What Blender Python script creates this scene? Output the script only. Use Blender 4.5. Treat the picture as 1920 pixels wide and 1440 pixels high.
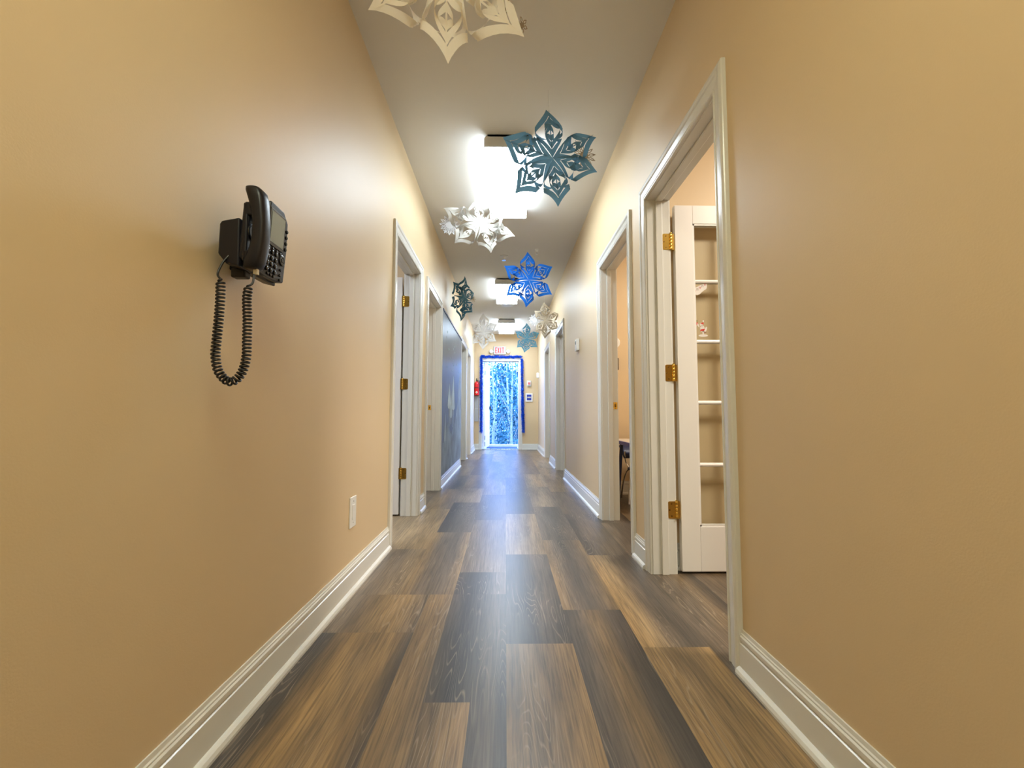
import bpy, bmesh, math, random
from mathutils import Vector, Matrix
from math import sin, cos, pi, radians

# ------------------------------------------------------------------ scene, camera, world, exposure
for o in list(bpy.data.objects):
    bpy.data.objects.remove(o, do_unlink=True)
SC = bpy.context.scene
COL = SC.collection
rnd = random.Random(7)

cam_d = bpy.data.cameras.new('camera')
cam = bpy.data.objects.new('camera', cam_d)
COL.objects.link(cam)
cam_d.sensor_width = 36.0
cam_d.lens = 36.0 * 837.18 / 1920.0
cam_d.clip_start = 0.05
cam_d.clip_end = 200
cr, cu, cw = Vector((.9999, -.0151, .0021)), Vector((-.0031, -.0669, .9978)), Vector((.0149, .9976, .0669))
cam.matrix_world = Matrix(((cr.x, cu.x, -cw.x, 0), (cr.y, cu.y, -cw.y, 0), (cr.z, cu.z, -cw.z, .8375), (0, 0, 0, 1)))
SC.camera = cam

SC.view_settings.view_transform = 'Standard'
SC.view_settings.look = 'None'
SC.view_settings.gamma = 1.0
SC.view_settings.use_curve_mapping = False
SC.view_settings.exposure = 0.0

SKY_COL, SKY_POW = (0.23, 0.42, 1.0), 12.5
W = bpy.data.worlds.new('sky')
SC.world = W
W.use_nodes = True
wb = W.node_tree.nodes['Background']
wb.inputs[0].default_value = (*SKY_COL, 1)
wb.inputs[1].default_value = SKY_POW

sun_d = bpy.data.lights.new('sun', 'SUN')
sun_d.energy = 1.0
sun_d.angle = radians(3)
sun_d.color = (.75, .88, 1)
sun = bpy.data.objects.new('sun', sun_d)
COL.objects.link(sun)
sun.rotation_euler = (radians(42), 0, radians(18))

FIX_POW = 27.0          # radiance of the corridor fixtures' lenses
FIX_COL = (.86, 1.0, 1.10)
WARM_COL = (.97, 1.0, .77)   # warmer tint for the lens over the camera
ROOM_COL = (1.0, .92, .80)


def room_fill_lamp(x, y, power, sx=1.0, sy=.5, col=ROOM_COL):  # unseen area lamp, added to light a side room
    d = bpy.data.lights.new('room_fill_lamp', 'AREA')
    d.shape = 'RECTANGLE'; d.size = sx; d.size_y = sy
    d.energy = power; d.color = col
    o = bpy.data.objects.new('room_fill_lamp', d)
    COL.objects.link(o)
    o.location = (x, y, 2.70)


room_fill_lamp(2.3, 1.2, 85)
room_fill_lamp(2.3, 3.7, 48)
room_fill_lamp(2.3, 6.0, 30, col=(.90, 1.0, 1.16))
room_fill_lamp(2.3, 9.0, 55, col=(.90, 1.0, 1.16))
room_fill_lamp(-2.3, 2.4, 55, col=(.90, 1.0, 1.16))  # left rooms: bluish tint stands in for window daylight
room_fill_lamp(-2.3, 5.4, 55, col=(.90, 1.0, 1.16))
room_fill_lamp(-2.3, 9.0, 55, col=(.90, 1.0, 1.16))

# ------------------------------------------------------------------ materials


def mat(name, col, rough=.5, metal=0.0, spec=.5, bump=0, bscale=200, var=0, vscale=3, coat=0, emit=None, trans=0):
    m = bpy.data.materials.new(name)
    m.use_nodes = True
    nt = m.node_tree
    b = nt.nodes['Principled BSDF']
    b.inputs['Base Color'].default_value = (*col, 1)
    b.inputs['Roughness'].default_value = rough
    b.inputs['Metallic'].default_value = metal
    b.inputs['Specular IOR Level'].default_value = spec
    if coat:
        b.inputs['Coat Weight'].default_value = coat
        b.inputs['Coat Roughness'].default_value = .15
    if trans:
        b.inputs['Transmission Weight'].default_value = trans
    if emit:
        b.inputs['Emission Color'].default_value = (*emit[0], 1)
        b.inputs['Emission Strength'].default_value = emit[1]
    if bump or var:
        tc = nt.nodes.new('ShaderNodeTexCoord')
    if bump:
        n = nt.nodes.new('ShaderNodeTexNoise')
        n.inputs['Scale'].default_value = bscale
        n.inputs['Detail'].default_value = 2
        nt.links.new(tc.outputs['Object'], n.inputs['Vector'])
        bp = nt.nodes.new('ShaderNodeBump')
        bp.inputs['Strength'].default_value = bump
        bp.inputs['Distance'].default_value = .002
        nt.links.new(n.outputs['Fac'], bp.inputs['Height'])
        nt.links.new(bp.outputs['Normal'], b.inputs['Normal'])
    if var:
        n = nt.nodes.new('ShaderNodeTexNoise')
        n.inputs['Scale'].default_value = vscale
        n.inputs['Detail'].default_value = 4
        nt.links.new(tc.outputs['Object'], n.inputs['Vector'])
        r = nt.nodes.new('ShaderNodeValToRGB')
        r.color_ramp.elements[0].position = .3
        r.color_ramp.elements[1].position = .7
        r.color_ramp.elements[0].color = (*[c * (1 - var) for c in col], 1)
        r.color_ramp.elements[1].color = (*[min(1, c * (1 + var)) for c in col], 1)
        nt.links.new(n.outputs['Fac'], r.inputs['Fac'])
        nt.links.new(r.outputs['Color'], b.inputs['Base Color'])
    return m


def paper(name, col, tl=.3):
    m = mat(name, col, .75, spec=.25)
    nt = m.node_tree
    b = nt.nodes['Principled BSDF']
    t = nt.nodes.new('ShaderNodeBsdfTranslucent')
    t.inputs['Color'].default_value = (*col, 1)
    mx = nt.nodes.new('ShaderNodeMixShader')
    mx.inputs[0].default_value = tl
    nt.links.new(b.outputs[0], mx.inputs[1])
    nt.links.new(t.outputs[0], mx.inputs[2])
    nt.links.new(mx.outputs[0], nt.nodes['Material Output'].inputs[0])
    return m


M = {}
M['wall'] = mat('tan_wall_paint', (.70, .535, .325), .48, spec=.5, bump=.10, bscale=260, var=.02, vscale=1.5)
M['ceiling'] = mat('flat_white_ceiling', (.80, .78, .74), .9, spec=.2, bump=.08, bscale=320)
M['trim'] = mat('white_trim_paint', (.74, .725, .675), .24, spec=.55, bump=.02, bscale=40)
M['door'] = mat('white_door_paint', (.86, .83, .79), .35, spec=.5, bump=.03, bscale=60)
M['brass'] = mat('polished_brass', (.83, .56, .13), .22, 1.0, bump=.02, bscale=80)
M['brass_dark'] = mat('brass_screw', (.22, .12, .03), .4, 1.0)
M['plastic_white'] = mat('white_plastic', (.82, .81, .78), .35, bump=.01, bscale=80)
M['black'] = mat('black_plastic', (.011, .010, .014), .34, spec=.32, bump=.06, bscale=900)
M['black_gloss'] = mat('black_gloss_plastic', (.010, .010, .013), .22, spec=.6, bump=.01, bscale=300)
M['black_rubber'] = mat('black_cord', (.012, .011, .012), .38, bump=.02, bscale=300)
M['lcd'] = mat('grey_lcd', (.27, .30, .29), .2, bump=.01, bscale=50)
M['clear_plug'] = mat('clear_plug_plastic', (.75, .70, .58), .2, bump=.01, bscale=50)
M['metal_grey'] = mat('grey_painted_steel', (.74, .73, .70), .45, bump=.02, bscale=150)
M['panel_grey'] = mat('grey_panel_paint', (.42, .43, .45), .45, bump=.02, bscale=150)
M['chrome'] = mat('chrome', (.72, .72, .72), .15, 1.0, bump=.01, bscale=50)
M['red'] = mat('red_enamel', (.72, .012, .015), .25, bump=.02, bscale=60)
M['red_letter'] = mat('red_sign_letter', (.62, .012, .015), .6, spec=.1, emit=((1, .03, .04), .30))
M['sign_face'] = mat('white_sign_face', (.50, .49, .48), .5, spec=.2, emit=((1, .97, .95), .08))
M['blue_plastic'] = mat('deep_blue_plastic', (.012, .035, .36), .4, bump=.02, bscale=90)
M['navy'] = mat('navy_plastic', (.010, .02, .085), .4, bump=.02, bscale=90)
M['laminate'] = mat('pale_laminate', (.62, .56, .47), .4, var=.05, vscale=8)
M['paper_cream'] = paper('cream_paper', (.92, .86, .74))
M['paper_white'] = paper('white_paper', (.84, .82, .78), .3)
M['paper_white_dimmed'] = paper('dimmed_white_paper', (.46, .44, .40), .12)  # white paper darkened so the close ceiling light doesn't burn it out
M['paper_beige'] = paper('beige_paper', (.47, .39, .28), .25)
M['paper_slate'] = paper('slate_blue_paper', (.125, .255, .345), .25)
M['paper_teal'] = paper('dark_teal_paper', (.06, .165, .225), .2)
M['paper_blue'] = paper('bright_blue_paper', (.012, .17, .70), .2)
M['paper_sky'] = paper('light_teal_paper', (.13, .37, .50), .2)
M['glitter'] = mat('white_glitter_plastic', (.55, .55, .57), .3, bump=.2, bscale=400)
M['silver'] = mat('silver_bead', (.55, .52, .50), .25, .8, bump=.05, bscale=200)
M['tinsel'] = mat('blue_foil_tinsel', (.012, .15, .90), .3, .25, var=.3, vscale=40)
M['thread'] = mat('clear_thread', (.8, .78, .74), .4, var=.02)
M['board'] = mat('slate_chalkboard', (.060, .078, .105), .38, spec=.5, var=.35, vscale=2.2)
M['chalk'] = mat('pale_chalk_paint', (.42, .50, .53), .6, var=.25, vscale=5)
M['chalk_snow'] = mat('chalk_snow_paint', (.19, .24, .29), .5, var=.4, vscale=4)
M['mat_blue'] = mat('dark_door_mat', (.02, .05, .12), .9, bump=.4, bscale=300)
M['concrete'] = mat('pale_concrete', (.62, .62, .60), .8, var=.1, vscale=6)
M['forest_floor'] = mat('forest_floor', (.05, .11, .09), .9, var=.5, vscale=3)
M['bark'] = mat('pale_bark', (.34, .38, .42), .8, var=.35, vscale=9, bump=.3, bscale=40)
M['leaf'] = mat('green_leaf', (.040, .140, .19), .8, spec=.15, var=.6, vscale=1.3)
M['leaf_pale'] = mat('pale_green_leaf', (.075, .21, .27), .8, spec=.15, var=.5, vscale=1.3)
M['pale_print'] = mat('pale_vinyl_cling', (.78, .73, .68), .4, var=.04, vscale=30)
M['red_print'] = mat('red_vinyl_cling', (.65, .05, .03), .4, var=.05, vscale=30)
M['brown_print'] = mat('brown_vinyl_cling', (.30, .17, .12), .4, var=.05, vscale=30)
M['green_print'] = mat('olive_vinyl_cling', (.30, .26, .06), .4, var=.05, vscale=30)

# glass
gm = bpy.data.materials.new('clear_glass'); gm.use_nodes = True
nt = gm.node_tree
g = nt.nodes.new('ShaderNodeBsdfGlossy'); g.inputs['Roughness'].default_value = .04
t = nt.nodes.new('ShaderNodeBsdfTransparent'); t.inputs['Color'].default_value = (.95, .96, .95, 1)
lw = nt.nodes.new('ShaderNodeLayerWeight'); lw.inputs['Blend'].default_value = .5
pw = nt.nodes.new('ShaderNodeMath'); pw.operation = 'POWER'; pw.inputs[1].default_value = 4.5
fr = nt.nodes.new('ShaderNodeMath'); fr.operation = 'MULTIPLY_ADD'; fr.inputs[1].default_value = .6; fr.inputs[2].default_value = .035
nt.links.new(lw.outputs['Facing'], pw.inputs[0]); nt.links.new(pw.outputs[0], fr.inputs[0])
mx = nt.nodes.new('ShaderNodeMixShader')
nt.links.new(fr.outputs[0], mx.inputs[0]); nt.links.new(t.outputs[0], mx.inputs[1]); nt.links.new(g.outputs[0], mx.inputs[2])
nt.links.new(mx.outputs[0], nt.nodes['Material Output'].inputs[0])
M['glass'] = gm

# lamp lens
lm = bpy.data.materials.new('lamp_lens'); lm.use_nodes = True
b = lm.node_tree.nodes['Principled BSDF']
b.inputs['Base Color'].default_value = (.9, .9, .88, 1)
b.inputs['Emission Color'].default_value = (*FIX_COL, 1)
b.inputs['Emission Strength'].default_value = FIX_POW
M['lens'] = lm
lw_ = lm.copy(); lw_.name = 'warm_lamp_lens'
lw_.node_tree.nodes['Principled BSDF'].inputs['Emission Color'].default_value = (*WARM_COL, 1)
M['lens_warm'] = lw_
lc_ = lm.copy(); lc_.name = 'cool_lamp_lens'
lc_.node_tree.nodes['Principled BSDF'].inputs['Emission Color'].default_value = (.80, 1.0, 1.24, 1)
lc_.node_tree.nodes['Principled BSDF'].inputs['Emission Strength'].default_value = FIX_POW * 1.2  # farthest lens set stronger and bluer to brighten the hall's end
M['lens_cool'] = lc_

# plank floor
fm = bpy.data.materials.new('vinyl_plank_floor'); fm.use_nodes = True
nt = fm.node_tree; N = nt.nodes; L = nt.links
b = N['Principled BSDF']
at = N.new('ShaderNodeAttribute'); at.attribute_name = 'tone'
ap = N.new('ShaderNodeAttribute'); ap.attribute_name = 'pid'
tc = N.new('ShaderNodeTexCoord')
sc_ = N.new('ShaderNodeVectorMath'); sc_.operation = 'SCALE'; sc_.inputs['Scale'].default_value = 37.0
L.new(ap.outputs['Color'], sc_.inputs[0])
ad = N.new('ShaderNodeVectorMath'); ad.operation = 'ADD'
L.new(tc.outputs['Object'], ad.inputs[0]); L.new(sc_.outputs[0], ad.inputs[1])


def floor_noise(sx, sy, detail, dist, rough=.55):
    mp = N.new('ShaderNodeMapping'); mp.inputs['Scale'].default_value = (sx, sy, 1)
    L.new(ad.outputs[0], mp.inputs['Vector'])
    n = N.new('ShaderNodeTexNoise'); n.inputs['Scale'].default_value = 1; n.inputs['Detail'].default_value = detail
    n.inputs['Distortion'].default_value = dist; n.inputs['Roughness'].default_value = rough
    L.new(mp.outputs[0], n.inputs['Vector'])
    return n


def ramp(src, stops):
    r = N.new('ShaderNodeValToRGB')
    while len(r.color_ramp.elements) < len(stops):
        r.color_ramp.elements.new(.5)
    for e, (p, c) in zip(r.color_ramp.elements, stops):
        e.position = p; e.color = (c, c, c, 1)
    L.new(src, r.inputs['Fac'])
    return r


def mult(a, bb, fac=1.0, mode='MULTIPLY'):
    m = N.new('ShaderNodeMix'); m.data_type = 'RGBA'; m.blend_type = mode; m.inputs[0].default_value = fac
    L.new(a, m.inputs[6]); L.new(bb, m.inputs[7])
    return m


nb = floor_noise(9, 1.4, 5, .8)
rb = ramp(nb.outputs['Fac'], [(.28, .55), (.5, 1.0), (.75, 1.35)])
nf = floor_noise(150, 4.5, 3, .3, .6)
rf = ramp(nf.outputs['Fac'], [(.30, .50), (.5, 1.0), (.68, 1.36)])
c1 = mult(at.outputs['Color'], rb.outputs['Color'])
c2 = mult(c1.outputs[2], rf.outputs['Color'])
# cathedral figure: thin pale limed lines following distorted bands
mpw = N.new('ShaderNodeMapping'); mpw.inputs['Scale'].default_value = (9, .75, 1)
L.new(ad.outputs[0], mpw.inputs['Vector'])
nw = N.new('ShaderNodeTexNoise'); nw.inputs['Scale'].default_value = 1.0; nw.inputs['Detail'].default_value = 2.0
L.new(mpw.outputs[0], nw.inputs['Vector'])
mw = N.new('ShaderNodeMath'); mw.operation = 'MULTIPLY'; mw.inputs[1].default_value = 34
L.new(nw.outputs['Fac'], mw.inputs[0])
mf = N.new('ShaderNodeMath'); mf.operation = 'FRACT'; L.new(mw.outputs[0], mf.inputs[0])
rl = ramp(mf.outputs[0], [(.70, 0), (.84, 1), (.97, 0)])
nm = floor_noise(6, 1.1, 2, 0)
rm = ramp(nm.outputs['Fac'], [(.48, 0), (.62, 1)])
lm1 = mult(rl.outputs['Color'], rm.outputs['Color'])
lm2 = mult(lm1.outputs[2], rf.outputs['Color'])
fin = N.new('ShaderNodeMix'); fin.data_type = 'RGBA'; fin.blend_type = 'MIX'
fcs = N.new('ShaderNodeMath'); fcs.operation = 'MULTIPLY'; fcs.inputs[1].default_value = .50
L.new(lm2.outputs[2], fcs.inputs[0]); L.new(fcs.outputs[0], fin.inputs[0])
L.new(c2.outputs[2], fin.inputs[6]); fin.inputs[7].default_value = (.40, .31, .22, 1)
L.new(fin.outputs[2], b.inputs['Base Color'])
b.inputs['Roughness'].default_value = .34
b.inputs['Specular IOR Level'].default_value = .66
bp = N.new('ShaderNodeBump'); bp.inputs['Strength'].default_value = .12; bp.inputs['Distance'].default_value = .001
L.new(nf.outputs['Fac'], bp.inputs['Height']); L.new(bp.outputs['Normal'], b.inputs['Normal'])
M['floor'] = fm

# ------------------------------------------------------------------ mesh helpers


class MB:
    def __init__(self):
        self.bm = bmesh.new()

    def box(self, x0, x1, y0, y1, z0, z1):
        v = [self.bm.verts.new(p) for p in ((x0, y0, z0), (x1, y0, z0), (x1, y1, z0), (x0, y1, z0),
                                            (x0, y0, z1), (x1, y0, z1), (x1, y1, z1), (x0, y1, z1))]
        for f in ((3, 2, 1, 0), (4, 5, 6, 7), (0, 1, 5, 4), (1, 2, 6, 5), (2, 3, 7, 6), (3, 0, 4, 7)):
            self.bm.faces.new([v[i] for i in f])
        return self

    def loft(self, rings, closed=True, cap=True, loop=False):
        vs = [[self.bm.verts.new(p) for p in r] for r in rings]
        n = len(vs[0])
        pairs = list(zip(vs, vs[1:])) + ([(vs[-1], vs[0])] if loop else [])
        for a, c in pairs:
            for i in range(n if closed else n - 1):
                j = (i + 1) % n
                self.bm.faces.new((a[i], a[j], c[j], c[i]))
        if cap and closed and not loop:
            self.bm.faces.new(vs[0][::-1])
            self.bm.faces.new(vs[-1])
        return self

    def prism(self, poly, axis, a0, a1):
        """extrude a 2D polygon; axis 'x' -> poly is (y,z); 'y' -> (x,z); 'z' -> (x,y)"""
        def mk(p, a):
            return {'x': (a, p[0], p[1]), 'y': (p[0], a, p[1]), 'z': (p[0], p[1], a)}[axis]
        return self.loft([[mk(p, a0) for p in poly], [mk(p, a1) for p in poly]])

    def tube(self, pts, r, n=8, cap=True):
        pts = [Vector(p) for p in pts]
        rr = r if isinstance(r, (list, tuple)) else [r] * len(pts)
        t = (pts[1] - pts[0]).normalized()
        up = Vector((0, 0, 1)) if abs(t.z) < .9 else Vector((1, 0, 0))
        u = t.cross(up).normalized()
        rings = []
        for i, p in enumerate(pts):
            t = (pts[min(i + 1, len(pts) - 1)] - pts[max(i - 1, 0)]).normalized()
            u = (u - t * u.dot(t)).normalized()
            v = t.cross(u)
            rings.append([p + (u * cos(2 * pi * k / n) + v * sin(2 * pi * k / n)) * rr[i] for k in range(n)])
        return self.loft(rings, cap=cap)

    def lathe(self, prof, origin=(0, 0, 0), axis='z', n=20):
        o = Vector(origin)
        rings = []
        for r, h in prof:
            ring = []
            for k in range(n):
                a = 2 * pi * k / n
                if axis == 'z': q = Vector((r * cos(a), r * sin(a), h))
                elif axis == 'x': q = Vector((h, r * cos(a), r * sin(a)))
                else: q = Vector((r * sin(a), h, r * cos(a)))
                ring.append(o + q)
            rings.append(ring)
        return self.loft(rings)

    def build(self, name, m, parent=None, smooth=False, bevel=0, angle=35):
        bm = self.bm
        bmesh.ops.recalc_face_normals(bm, faces=bm.faces[:])
        me = bpy.data.meshes.new(name)
        bm.to_mesh(me); bm.free()
        me.materials.append(M[m] if isinstance(m, str) else m)
        if smooth:
            for p in me.polygons: p.use_smooth = True
            me.set_sharp_from_angle(angle=radians(angle))
        o = bpy.data.objects.new(name, me)
        COL.objects.link(o)
        if parent: o.parent = parent
        if bevel:
            md = o.modifiers.new('bevel', 'BEVEL'); md.width = bevel; md.segments = 2; md.limit_method = 'ANGLE'
            md.angle_limit = radians(40)
        return o


def tag(o, label=None, cat=None, group=None, kind=None):
    if label: o['label'] = label
    if cat: o['category'] = cat
    if group: o['group'] = group
    if kind: o['kind'] = kind
    return o


def empty(name, loc=(0, 0, 0), label=None, cat=None, group=None, kind=None):
    o = bpy.data.objects.new(name, None)
    o.empty_display_size = .05
    COL.objects.link(o)
    o.location = loc
    return tag(o, label, cat, group, kind)


def copy_tree(src, parent=None):
    c = src.copy()
    COL.objects.link(c)
    if parent: c.parent = parent
    for ch in list(src.children):
        copy_tree(ch, c)
    return c


# ------------------------------------------------------------------ the setting
XL, XR, CZ = -.730, .778, 2.74
Y0, YE = -3.6, 10.58
WT = .125                      # wall thickness
HD = 2.02                      # door head
RX = 3.85

# doorways: side, near jamb, far jamb
DOORS = [('R', 1.580, 2.388), ('R', 2.765, 3.575), ('R', 5.915, 6.72), ('R', 7.82, 8.63),
         ('L', 2.922, 3.735), ('L', 4.145, 4.945), ('L', 7.29, 8.20), ('L', 8.51, 9.26)]
G = .02
for side, nm_ in (('L', 'wall_left'), ('R', 'wall_right')):
    mb = MB()
    x0, x1 = (XL - WT, XL) if side == 'L' else (XR, XR + WT)
    y = Y0
    for s, a, c in [d for d in DOORS if d[0] == side]:
        mb.box(x0, x1, y, a - G, 0, CZ)
        mb.box(x0, x1, a - G, c + G, HD + G, CZ)
        y = c + G
    mb.box(x0, x1, y, YE, 0, CZ)
    tag(mb.build(nm_, 'wall'), kind='structure')

EX0, EX1, EH = -.548, .318, 2.09        # exit opening
mb = MB()
mb.box(-RX, EX0 - .02, YE, YE + .15, 0, CZ).box(EX1 + .02, RX, YE, YE + .15, 0, CZ).box(EX0 - .02, EX1 + .02, YE, YE + .15, EH + .02, CZ)
tag(mb.build('wall_far', 'wall'), kind='structure')
tag(MB().box(-RX, RX, Y0 - .15, Y0, 0, CZ).build('wall_back', 'wall'), kind='structure')
mb = MB()
mb.box(-RX - .15, -RX, Y0 - .15, YE + .15, 0, CZ)
tag(mb.build('wall_outer_left', 'wall'), kind='structure')
mb = MB()
mb.box(RX, RX + .15, Y0 - .15, YE + .15, 0, CZ)
tag(mb.build('wall_outer_right', 'wall'), kind='structure')
mb = MB()
for yy in (2.475, 4.73, 7.25): mb.box(XR + WT, RX, yy, yy + .11, 0, CZ)
tag(mb.build('wall_partition_right', 'wall'), kind='structure')
mb = MB()
for yy in (3.86, 7.05, 8.34): mb.box(-RX, XL - WT, yy, yy + .11, 0, CZ)
tag(mb.build('wall_partition_left', 'wall'), kind='structure')
tag(MB().box(-RX - .15, RX + .15, Y0 - .15, YE + .15, CZ, CZ + .15).build('ceiling', 'ceiling'), kind='structure')

# --- floor: planks as faces of one mesh with a tone and an id per plank
D_, G_, B_, Y_, L_ = (.060, .048, .038), (.128, .094, .064), (.190, .122, .055), (.300, .185, .075), (.255, .185, .108)
K_ = (.030, .025, .023)


def mixc(a, c, t): return tuple(a[i] * (1 - t) + c[i] * t for i in range(3))


planks = []      # x0,x1,y0,y1,[tones]


def column(x0, x1, ystart, yend, joints):
    """joints: list of (upper end y, tones) in order, then random planks of 1.08 m"""
    y = ystart
    for ye, tones in joints:
        planks.append((x0, x1, y, ye, tones)); y = ye
    while y < yend:
        ln = 1.08
        k = rnd.random()
        if k < .38: tn = [D_, mixc(D_, G_, rnd.random()), K_, mixc(D_, G_, .5)]
        elif k < .62: tn = [G_, mixc(G_, B_, rnd.random()), mixc(G_, D_, .6), G_]
        elif k < .82: tn = [B_, mixc(B_, Y_, .5), mixc(B_, G_, .7), B_]
        else: tn = [L_, mixc(L_, G_, .5), L_, Y_]
        rnd.shuffle(tn)
        planks.append((x0, x1, y, min(y + ln, yend), tn)); y += ln


FY0, FY1 = Y0 - .15, YE + .02
column(-.726 - .244, -.645, FY0, 2.14, [(.6, [B_, G_]), (1.78, [K_, D_, D_]), (2.14, [G_, B_, G_])])
column(-.645, -.349, FY0, 2.14, [(1.09, [Y_, B_, Y_]), (1.78, [mixc(D_, B_, .5), Y_, B_, mixc(B_, Y_, .6), D_]), (2.14, [G_, B_, mixc(B_, Y_, .6), G_])])
column(-.349, -.238, FY0, 2.14, [(.9, [B_, B_]), (2.14, [mixc(B_, Y_, .25), mixc(B_, Y_, .35), mixc(B_, L_, .25)])])
column(-.238, -.10, FY0, 2.14, [(.3, [D_, G_]), (1.36, [mixc(B_, D_, .35), B_, Y_]), (2.14, [mixc(D_, G_, .4), K_, D_])])
column(-.10, .006, FY0, 2.14, [(1.0, [K_, D_]), (2.14, [D_, mixc(D_, G_, .6), D_])])
column(-.97, -.726, 2.14, FY1, [(2.5, [B_, G_]), (3.9, [L_, L_])])
column(-.726, -.482, 2.14, FY1, [(2.84, [mixc(B_, G_, .6), G_, mixc(B_, L_, .4)]), (4.0, [L_, mixc(L_, B_, .5), mixc(L_, Y_, .6)]), (5.05, [G_, B_, G_])])
column(-.482, -.238, 2.14, FY1, [(3.23, [mixc(B_, Y_, .2), G_, mixc(G_, D_, .3), G_, mixc(Y_, L_, .4)]), (4.3, [K_, D_, mixc(D_, G_, .5)]), (5.1, [G_, L_])])
column(-.238, .006, 2.14, FY1, [(2.43, [D_, K_, D_, G_]), (3.6, [mixc(G_, L_, .3), G_, mixc(G_, L_, .3), G_]), (4.7, [D_, D_, G_])])
column(.006, .25, FY0, FY1, [(.62, [D_, G_]), (1.69, [B_, mixc(B_, L_, .45), mixc(B_, G_, .35), mixc(B_, Y_, .3), Y_]), (2.73, [D_, K_, mixc(G_, D_, .4), D_]), (3.81, [L_, mixc(L_, G_, .4), mixc(L_, Y_, .5)]), (4.87, [D_, K_, D_])])
column(.25, .496, FY0, FY1, [(.9, [B_, G_]), (1.97, [D_, mixc(D_, G_, .8), B_, D_, K_]), (3.03, [mixc(B_, Y_, .5), G_, D_, G_, B_]), (4.1, [G_, D_, mixc(D_, G_, .5)]), (5.2, [G_, L_, G_])])
column(.496, .74, FY0, FY1, [(.6, [G_, B_]), (1.66, [Y_, mixc(B_, Y_, .5), B_, mixc(B_, Y_, .4), Y_]), (2.71, [Y_, mixc(Y_, L_, .5), G_, D_, mixc(D_, G_, .4)]), (3.8, [D_, G_, D_])])
column(.74, .984, FY0, FY1, [(1.32, [B_, Y_]), (2.4, [mixc(D_, G_, .5), G_, mixc(G_, B_, .5), D_]), (3.5, [G_, D_])])
column(.984, 1.228, FY0, FY1, [(1.9, [G_, B_]), (2.9, [G_, mixc(G_, B_, .5), D_])])
x = 1.228
while x < RX:
    column(x, min(x + .244, RX), FY0 - rnd.random() * 0, FY1, [(FY0 + .2 + rnd.random() * .8, [G_, B_])]); x += .244
x = -.97
while x > -RX:
    column(max(x - .244, -RX), x, FY0, FY1, [(FY0 + .2 + rnd.random() * .8, [G_, B_])]); x -= .244

verts, faces, cols, pids = [], [], [], []
for (x0, x1, ya, yb, tones) in planks:
    n = len(tones)
    r = (rnd.random(), rnd.random(), rnd.random(), 1)
    for i in range(n - 1):
        xa, xb = x0 + (x1 - x0) * i / (n - 1), x0 + (x1 - x0) * (i + 1) / (n - 1)
        k = len(verts)
        verts += [(xa, ya, 0), (xb, ya, 0), (xb, yb, 0), (xa, yb, 0)]
        faces.append((k, k + 1, k + 2, k + 3))
        cols += [tones[i], tones[i + 1], tones[i + 1], tones[i]]
        pids += [r] * 4
me = bpy.data.meshes.new('floor')
me.from_pydata(verts, [], faces)
ca = me.color_attributes.new('tone', 'FLOAT_COLOR', 'CORNER')
pa = me.color_attributes.new('pid', 'FLOAT_COLOR', 'CORNER')
for i in range(len(cols)):
    ca.data[i].color = (*cols[i], 1)
    pa.data[i].color = pids[i]
me.materials.append(M['floor'])
fl = bpy.data.objects.new('floor', me); COL.objects.link(fl)
tag(fl, kind='structure')

# --- baseboards
BB = [(0, 0), (.031, 0), (.031, .008), (.027, .017), (.020, .022), (.015, .024), (.014, .096), (.0085, .099), (.0085, .103), (.0125, .106),
      (.0125, .117), (.0085, .121), (.0085, .125), (.0055, .128), (.004, .138), (0, .138)]


def bb_run(mb, side, a, c):
    if side == 'L': mb.loft([[(XL + d, a, z) for d, z in BB], [(XL + d, c, z) for d, z in BB]])
    else: mb.loft([[(XR - d, a, z) for d, z in BB], [(XR - d, c, z) for d, z in BB]])


CW = .085     # casing reach outside the opening
for side, nm_ in (('L', 'baseboard_left'), ('R', 'baseboard_right')):
    mb = MB(); y = Y0
    for s, a, c in [d for d in DOORS if d[0] == side]:
        if a - CW - y > .02: bb_run(mb, side, y, a - CW)
        y = c + CW
    bb_run(mb, side, y, YE)
    tag(mb.build(nm_, 'trim'), kind='structure')
mb = MB()
for xa, xb in ((XL, EX0 - .075), (EX1 + .085, XR)):
    mb.loft([[(xa, YE - d, z) for d, z in BB], [(xb, YE - d, z) for d, z in BB]])
tag(mb.build('baseboard_far', 'trim'), kind='structure')
mb = MB()
for yy in (2.475, 4.73):
    mb.loft([[(XR + WT, yy - d, z) for d, z in BB], [(RX, yy - d, z) for d, z in BB]])
tag(mb.build('baseboard_room_right', 'trim'), kind='structure')
mb = MB()
mb.loft([[(XL - WT, 3.86 - d, z) for d, z in BB], [(-RX, 3.86 - d, z) for d, z in BB]])
tag(mb.build('baseboard_room_left', 'trim'), kind='structure')

# --- door casings with jambs
CP = [(.005, 0), (.005, .009), (.009, .0125), (.014, .0125), (.017, .009), (.021, .009), (.026, .0115), (.052, .0145), (.058, .0185), (.064, .0205),
      (.072, .0205), (.078, .0185), (.083, .017), (.085, .013), (.085, 0)]


def casing_mesh(mb, xf, sgn, a, c, h, prof=CP):
    for (w0, t0), (w1, t1) in zip(prof, prof[1:]):
        r0 = [(xf + sgn * t0, a - w0, 0), (xf + sgn * t0, a - w0, h + w0), (xf + sgn * t0, c + w0, h + w0), (xf + sgn * t0, c + w0, 0)]
        r1 = [(xf + sgn * t1, a - w1, 0), (xf + sgn * t1, a - w1, h + w1), (xf + sgn * t1, c + w1, h + w1), (xf + sgn * t1, c + w1, 0)]
        mb.loft([r0, r1], closed=False, cap=False)


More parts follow.
